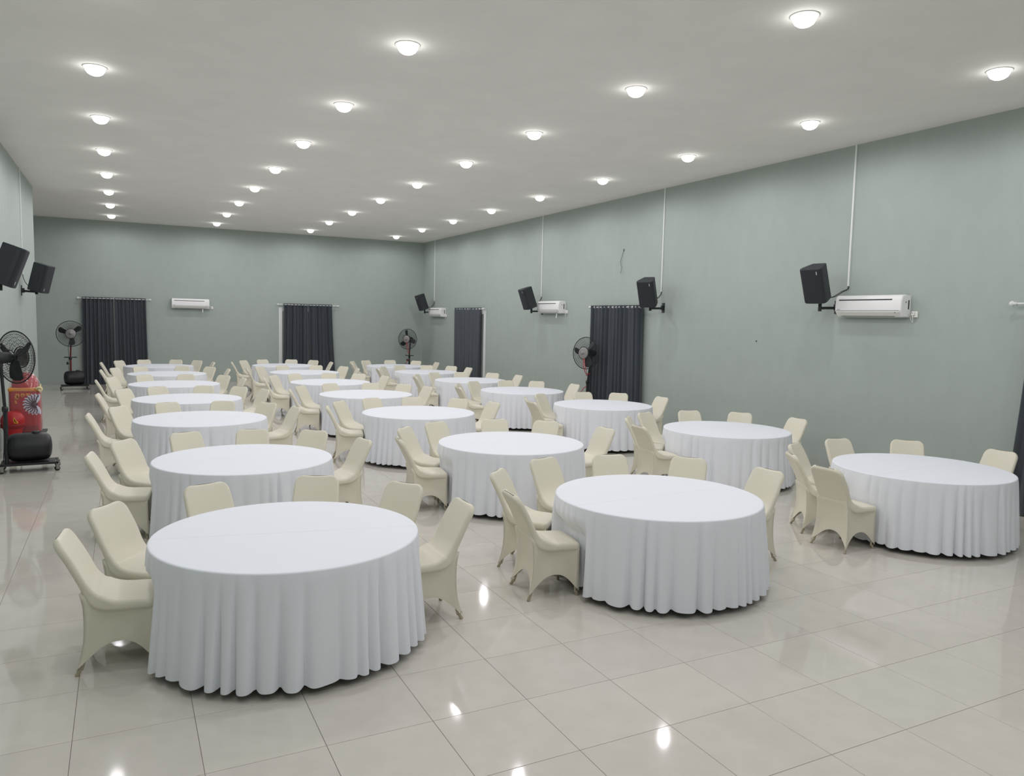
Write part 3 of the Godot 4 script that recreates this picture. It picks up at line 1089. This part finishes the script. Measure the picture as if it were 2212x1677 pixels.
	o = thing("wall_screw", "tiny dark screw in the bare right wall below the nearest speaker", "screw", Vector3(RIGHT, 1.998, -10.02), on_wall("right"))
	b = MB.new()
	b.lathe([Vector2(0.0, 0.02), Vector2(0.008, 0.018), Vector2(0.010, 0.01), Vector2(0.010, 0.0)], 12, Transform3D(facing(Vector3.BACK), Vector3.ZERO))
	part("screw_head", b, M.dark_slot, o)


# ---------------------------------------------------------------- fans and the red box
func mist_fan(label: String, foot: Vector3, tank_turn: float, pole: Vector3, head: Vector3, dir: Vector3, pole_mat: Material, hose: bool, bar: float, spin: float) -> void:
	var o := thing("mist_fan", label, "fan", foot, Basis(), "black mist fans on wheeled water tanks")
	var turn := Basis(Vector3.UP, tank_turn)
	var b := MB.new()
	for s in [-1, 1]:
		b.box(turn * Vector3(0, 0.115, s * 0.17), Vector3(0.68, 0.03, 0.03), 0.004, turn)
		b.box(turn * Vector3(s * 0.33, 0.115, 0), Vector3(0.03, 0.03, 0.37), 0.004, turn)
	b.box(turn * Vector3(0, 0.125, 0), Vector3(0.62, 0.008, 0.32), 0.002, turn)
	part("base_frame", b, M.black, o)
	for sx in [-1, 1]:
		for sz in [-1, 1]:
			var c := turn * Vector3(sx * 0.33, 0, sz * 0.17)
			b = MB.new()
			b.lathe([Vector2(0.0, -0.014), Vector2(0.030, -0.014), Vector2(0.036, -0.008), Vector2(0.036, 0.008), Vector2(0.030, 0.014), Vector2(0.0, 0.014)], 20, Transform3D(facing(turn * Vector3(0, 0, 1)), c + Vector3(0, 0.036, 0)))
			var cs := part("caster", b, M.rubber, o)
			b = MB.new()
			for q in [-1, 1]:
				b.box(c + turn * Vector3(0.008, 0.06, q * 0.019), Vector3(0.04, 0.07, 0.004), 0.001, turn)
			b.box(c + turn * Vector3(0.008, 0.097, 0), Vector3(0.05, 0.008, 0.05), 0.002, turn)
			part("caster_fork", b, M.zinc, cs)
	b = MB.new()
	var prof := [Vector2(0.0, -0.275), Vector2(0.06, -0.272), Vector2(0.12, -0.262), Vector2(0.165, -0.24), Vector2(0.19, -0.20), Vector2(0.198, -0.14), Vector2(0.2, 0.0), Vector2(0.198, 0.14), Vector2(0.19, 0.20), Vector2(0.165, 0.24), Vector2(0.12, 0.262), Vector2(0.06, 0.272), Vector2(0.0, 0.275)]
	b.lathe(prof, 36, Transform3D(facing(turn * Vector3.RIGHT), Vector3(0, 0.335, 0)))
	var tk := part("water_tank", b, M.tank, o)
	b = MB.new()
	b.lathe([Vector2(0.05, -0.02), Vector2(0.05, 0.015), Vector2(0.04, 0.02), Vector2(0.0, 0.02)], 20, Transform3D(Basis(), turn * Vector3(0.08, 0.535, 0)))
	part("filler_cap", b, M.black, tk)
	var p := pole - foot
	var h := head - foot
	var hub_back := h - dir * 0.22
	b = MB.new()
	b.tube([Vector3(p.x, 0.12, p.z), Vector3(p.x, 0.9, p.z)], 0.028, 12)
	b.tube([Vector3(p.x, 0.88, p.z), Vector3(lerp(p.x, hub_back.x, 0.4), 1.15, lerp(p.z, hub_back.z, 0.4)), Vector3(hub_back.x, h.y - 0.06, hub_back.z)], 0.021, 12)
	part("pole", b, pole_mat, o)
	b = MB.new()
	b.lathe([Vector2(0.0, -0.04), Vector2(0.036, -0.035), Vector2(0.04, 0.0), Vector2(0.036, 0.035), Vector2(0.0, 0.04)], 14, Transform3D(Basis(), Vector3(p.x, 0.89, p.z)))
	part("height_clamp", b, M.black, o)
	if bar > 0:
		var side := dir.cross(Vector3.UP).normalized()
		b = MB.new()
		var pc := Vector3(lerp(p.x, hub_back.x, 0.1), bar, lerp(p.z, hub_back.z, 0.1))
		b.tube([pc - side * 0.16, pc + side * 0.16], 0.014, 8)
		part("handle_bar", b, M.black, o)
		b = MB.new()
		b.box(pc + side * 0.08 - Vector3(0, 0.17, 0), Vector3(0.05, 0.075, 0.05), 0.006)
		b.tube([pc - Vector3(0, 0.18, 0), pc + side * 0.08 - Vector3(0, 0.18, 0)], 0.01, 6)
		part("switch_box", b, M.black, o)
	var up := facing(dir)
	var at := Transform3D(up, h)
	b = MB.new()
	b.lathe([Vector2(0.0, -0.34), Vector2(0.06, -0.335), Vector2(0.075, -0.31), Vector2(0.08, -0.2), Vector2(0.075, -0.10), Vector2(0.045, -0.06), Vector2(0.045, 0.0)], 24, at)
	b.tube([hub_back - Vector3(0, 0.12, 0), hub_back], 0.03, 10)
	part("motor", b, M.black, o)
	# guard: an outer hoop, two inner hoops and radial wires bowed to front and back
	b = MB.new()
	b.torus(at, 0.36, 0.009, 48, 8)
	b.torus(at * Transform3D(Basis(), Vector3(0, 0.085, 0)), 0.145, 0.007, 32, 6)
	b.torus(at * Transform3D(Basis(), Vector3(0, -0.085, 0)), 0.10, 0.006, 32, 6)
	for q in [0.19, 0.235, 0.28, 0.32]:
		for sg in [-1, 1]:
			b.torus(at * Transform3D(Basis(), Vector3(0, sg * (0.085 - 0.55 * pow(max(q - 0.2, 0.0), 1.6) * 4), 0)), q, 0.002, 40, 4)
	for k in 60:
		var a := TAU * k / 60
		var e := Vector3(cos(a), 0, sin(a))
		b.tube([at * (e * 0.13 + Vector3(0, 0.086, 0)), at * (e * 0.24 + Vector3(0, 0.08, 0)), at * (e * 0.325 + Vector3(0, 0.05, 0)), at * (e * 0.36)], 0.0019, 4, false)
		b.tube([at * (e * 0.09 - Vector3(0, 0.086, 0)), at * (e * 0.24 - Vector3(0, 0.08, 0)), at * (e * 0.325 - Vector3(0, 0.05, 0)), at * (e * 0.36)], 0.0019, 4, false)
	part("guard", b, M.black, o)
	for k in 3:
		var a := spin + TAU * k / 3
		var rows := []
		for r in 9:
			var u := r / 8.0
			var rad: float = lerp(0.045, 0.325, u)
			var chord: float = lerp(0.04, 0.082, sin(u * PI * 0.62)) * sqrt(clamp((1.02 - u) * 9, 0.05, 1.0))
			var twist: float = lerp(0.75, 0.42, u)
			var line := PackedVector3Array()
			for q in [[-1, 1], [-0.5, 1], [0, 1], [0.5, 1], [1, 1], [1, -1], [0.5, -1], [0, -1], [-0.5, -1], [-1, -1]]:
				var c: float = q[0] * chord + 0.03 * u * u
				var z: float = 0.004 * q[1] + 0.01 * (1 - q[0] * q[0])
				var tang := Vector3(-sin(a), 0, cos(a))
				line.append(at * (Vector3(cos(a), 0, sin(a)) * rad + tang * (c * cos(twist)) + Vector3(0, c * sin(twist) + z - 0.01, 0)))
			rows.append(line)
		b = MB.new()
		b.grid(rows, true)
		part("blade", b, M.black, o)
	b = MB.new()
	b.lathe([Vector2(0.125, 0.085), Vector2(0.13, 0.10), Vector2(0.12, 0.115), Vector2(0.09, 0.122), Vector2(0.088, 0.119), Vector2(0.055, 0.128), Vector2(0.053, 0.125), Vector2(0.03, 0.130), Vector2(0.028, 0.15), Vector2(0.018, 0.158), Vector2(0.0, 0.16)], 36, at)
	part("mist_disc", b, M.hub, o)
	if hose:
		var side := dir.cross(Vector3.UP).normalized()
		for k in 2:
			var s := side * (0.03 + 0.05 * k) * 1.0
			b = MB.new()
			b.tube(spline([h + dir * 0.11 - Vector3(0, 0.12, 0) - s * 0.4, h + dir * 0.12 - Vector3(0, 0.3, 0) - s, h + dir * 0.06 - Vector3(0, 0.42 + 0.03 * k, 0) - s, h - dir * 0.05 - Vector3(0, 0.48 + 0.03 * k, 0), h - dir * 0.2 - Vector3(0, 0.46, 0)], 6), 0.007, 6)
			part("mist_hose", b, M.hose, o)
		b = MB.new()
		b.tube(spline([Vector3(p.x, 0.78, p.z) + dir * 0.03, Vector3(p.x, 0.76, p.z) + dir * 0.12, Vector3(p.x, 0.66, p.z) + dir * 0.24, Vector3(p.x, 0.56, p.z) + dir * 0.28], 6), 0.008, 6)
		part("feed_hose", b, M.hose, o)
	else:
		var side := dir.cross(Vector3.UP).normalized()
		b = MB.new()
		b.tube(spline([hub_back - Vector3(0, 0.05, 0), Vector3(p.x, 1.2, p.z) - dir * 0.06 + side * 0.05, Vector3(p.x, 0.95, p.z) - dir * 0.05 + side * 0.04, Vector3(p.x, 0.75, p.z) - dir * 0.07 + side * 0.06, Vector3(p.x, 0.45, p.z) - dir * 0.06 + side * 0.04, Vector3(p.x, 0.14, p.z) - dir * 0.05], 6), 0.006, 6)
		part("power_cord", b, M.black, o)


func fans() -> void:
	mist_fan("black mist fan at the left edge of the photo, its back towards the viewer", Vector3(-1.2, 0, -12.55), 0.05, Vector3(-1.46, 0, -12.42), Vector3(-1.325, 1.60, -12.5), Vector3(0.72, 0.0, -0.69).normalized(), M.black, false, 0.0, 0.5)
	mist_fan("mist fan with red pole before the left-hand back-wall curtain", Vector3(-1.25, 0, -25.15), 0.1, Vector3(-1.345, 0, -25.2), Vector3(-1.31, 1.60, -24.98), Vector3(0.02, 0.05, 1.0).normalized(), M.red_pole, false, 0.92, 0.35)
	mist_fan("small-looking mist fan in the far right corner with pink hose below its head", Vector3(9.1, 0, -26.05), 0.4, Vector3(9.17, 0, -26.1), Vector3(9.03, 1.51, -25.9), Vector3(-0.72, 0.03, 0.694).normalized(), M.black, true, 0.92, 1.3)
	mist_fan("mist fan with red hoses standing before the near right-wall curtain", Vector3(9.42, 0, -14.85), 1.4, Vector3(9.5, 0, -14.78), Vector3(9.36, 1.56, -14.66), Vector3(-0.93, 0.03, 0.366).normalized(), M.black, true, 0.0, 0.1)


func petal(b: MB, c: Vector3, ang: float, r0: float, r1: float, w: float, z0: float, z1: float) -> void:   # a raised leaf in the plane of the box's front
	var e := Vector3(cos(ang), sin(ang), 0)
	var t := Vector3(-sin(ang), cos(ang), 0)
	var rows := []
	for k in 9:
		var u := k / 8.0
		var half := w * pow(sin(PI * clamp(u * 0.93 + 0.05, 0, 1)), 0.7)
		var line := PackedVector3Array()
		for q in [-1.0, -0.7, 0.0, 0.7, 1.0]:
			line.append(c + e * lerp(r0, r1, u) + t * half * q + Vector3(0, 0, z0 if abs(q) > 0.9 else z1))
		rows.append(line)
	b.grid(rows, false, c - Vector3(0, 0, 1))


func red_box() -> void:
	var at := Vector3(-1.385, 0, -14.15)
	var o := thing("low_stand", "low dark stand under the red box, behind the fan's water tank", "stand", at)
	var b := MB.new()
	b.box(Vector3(0.02, 0.325, 0), Vector3(0.5, 0.03, 0.44), 0.006)
	part("stand_top", b, M.black, o)
	for sx in [-1, 1]:
		for sz in [-1, 1]:
			b = MB.new()
			b.box(Vector3(0.02 + sx * 0.21, 0.155, sz * 0.18), Vector3(0.04, 0.31, 0.04), 0.004)
			part("leg", b, M.black, o)
	o = thing("ornamental_box", "tall red ornamental box with gold border and white rosette under clear plastic", "box", at + Vector3(0, 0.34, 0))
	b = MB.new()
	b.box(Vector3(0, 0.335, 0), Vector3(0.40, 0.67, 0.38), 0.02)
	part("box_body", b, M.red, o)
	b = MB.new()
	b.box(Vector3(0, 0.675, 0), Vector3(0.425, 0.06, 0.405), 0.015)
	part("gold_rim", b, M.gold, o)
	b = MB.new()
	b.lathe([Vector2(0.185, 0.70), Vector2(0.18, 0.78), Vector2(0.155, 0.85), Vector2(0.11, 0.90), Vector2(0.05, 0.925), Vector2(0.0, 0.93)], 32, Transform3D())
	part("domed_lid", b, M.red, o)
	b = MB.new()
	b.box(Vector3(0, 0.07, 0.191), Vector3(0.36, 0.09, 0.004), 0.001)
	part("lower_panel", b, M.deep_red, o)
	var c := Vector3(0.145, 0.445, 0.190)
	b = MB.new()
	for k in 13:
		petal(b, c, deg_to_rad(70 + k * 18.5), 0.02, 0.172, 0.032, 0.0, 0.008)
	part("rosette", b, M.petal, o)
	b = MB.new()
	for k in 12:
		petal(b, c, deg_to_rad(79 + k * 18.5), 0.05, 0.125, 0.010, 0.006, 0.012)
		petal(b, c, deg_to_rad(73 + k * 18.5), 0.11, 0.155, 0.009, 0.006, 0.012)
	b.lathe([Vector2(0.032, 0.0), Vector2(0.028, 0.012), Vector2(0.0, 0.016)], 20, Transform3D(facing(Vector3.BACK), c))
	part("rosette_scrolls", b, M.navy, o)
	b = MB.new()
	for k in 6:
		petal(b, Vector3(-0.11 + k * 0.035, 0.62 - 0.0 * k, 0.189), deg_to_rad(-90 - (k % 2) * 30 + 20), 0.0, 0.09 - 0.012 * k, 0.02, 0.0, 0.006)
	for k in 4:
		petal(b, Vector3(-0.125, 0.58 - 0.035 * k, 0.189), deg_to_rad(-60 + 40 * (k % 2)), 0.0, 0.05 - 0.006 * k, 0.014, 0.0, 0.006)
	part("gold_scrolls", b, M.gold, o)
	b = MB.new()
	b.tube(spline([Vector3(0.16, 0.69, 0.2), Vector3(0.2, 0.71, 0.215), Vector3(0.235, 0.69, 0.2), Vector3(0.22, 0.65, 0.2), Vector3(0.19, 0.68, 0.215)], 5), 0.018, 8)
	b.tube([Vector3(0.21, 0.69, 0.2), Vector3(0.22, 0.76, 0.19)], 0.015, 8)
	part("cream_knot", b, M.cream, o)
	b = MB.new()
	var rows := []
	for y in [0.0, 0.3, 0.62, 0.72, 0.80, 0.88, 0.94, 0.96]:
		var ring := PackedVector3Array()
		var s: float = 0.218 if y < 0.7 else 0.218 * sqrt(max(1 - pow((y - 0.66) / 0.31, 2), 0.02))
		for k in 48:
			var a := TAU * k / 48
			var sq: float = pow(pow(abs(cos(a)), 5) + pow(abs(sin(a)), 5), -0.2)
			var rr: float = s * lerp(sq, 1.0, clamp((y - 0.62) / 0.2, 0, 1)) * (1 + 0.012 * sin(a * 9 + y * 14))
			ring.append(Vector3(cos(a) * rr, y + 0.003, sin(a) * rr))
		rows.append(ring)
	b.grid(rows, true)
	part("plastic_cover", b, M.plastic, o)
	o = thing("small_red_drum", "small round red drum with gold motif and dark band before the red box", "drum", Vector3(-1.52, 0.30, -13.74))
	b = MB.new()
	b.lathe([Vector2(0.0, 0.0), Vector2(0.085, 0.0), Vector2(0.11, 0.05), Vector2(0.125, 0.12), Vector2(0.14, 0.16)], 32, Transform3D())
	part("drum_foot", b, M.red, o)
	b = MB.new()
	b.lathe([Vector2(0.14, 0.155), Vector2(0.163, 0.165), Vector2(0.163, 0.215), Vector2(0.15, 0.225)], 32, Transform3D())
	part("dark_band", b, M.deep_red, o)
	b = MB.new()
	b.lathe([Vector2(0.155, 0.22), Vector2(0.163, 0.26), Vector2(0.155, 0.31), Vector2(0.125, 0.37), Vector2(0.07, 0.405), Vector2(0.0, 0.412)], 32, Transform3D())
	part("drum_cap", b, M.red, o)
	b = MB.new()
	for k in 3:
		petal(b, Vector3(0.04 + 0.02 * k, 0.235, 0.155), deg_to_rad(95 + 12 * k), 0.0, 0.10 - 0.025 * k, 0.016, 0.0, 0.006)
	part("gold_motif", b, M.gold, o)
	o = thing("drum_stool", "small dark stool under the round red drum", "stool", Vector3(-1.52, 0, -13.74))
	b = MB.new()
	b.lathe([Vector2(0.0, 0.298), Vector2(0.12, 0.298), Vector2(0.125, 0.29), Vector2(0.12, 0.27), Vector2(0.0, 0.27)], 24, Transform3D())
	part("stool_top", b, M.black, o)
	for k in 3:
		b = MB.new()
		var a := TAU * k / 3
		b.tube([Vector3(cos(a) * 0.08, 0.275, sin(a) * 0.08), Vector3(cos(a) * 0.11, 0.0, sin(a) * 0.11)], 0.013, 8)
		part("leg", b, M.black, o)


# ---------------------------------------------------------------- all together
func _ready() -> void:
	var cam := Camera3D.new()
	cam.name = "camera"
	cam.keep_aspect = Camera3D.KEEP_HEIGHT
	cam.fov = 53.945
	cam.near = 0.05
	cam.far = 200.0
	cam.transform = Transform3D(Basis(Vector3(0.89104, 0.02268, 0.45335), Vector3(0.02003, 0.99581, -0.08918), Vector3(-0.45348, 0.08855, 0.88686)).orthonormalized(), Vector3(0, 2.2659, 0))
	add_child(cam)
	cam.current = true
	var env := Environment.new()
	env.background_mode = Environment.BG_COLOR
	env.background_color = Color(0, 0, 0)
	env.tonemap_mode = Environment.TONE_MAPPER_LINEAR
	env.tonemap_exposure = 1.0
	env.sdfgi_enabled = true
	env.ssao_enabled = true
	env.ssil_enabled = true
	var we := WorldEnvironment.new()
	we.name = "surroundings"
	we.environment = env
	add_child(we)
	var lamp_energy := 1.2
	rng.seed = 1
	materials()
	room()
	ceiling()
	floor_tiles(cam)
	lamps(lamp_energy)
	tables_and_chairs()
	walls_things()
	fans()
	red_box()
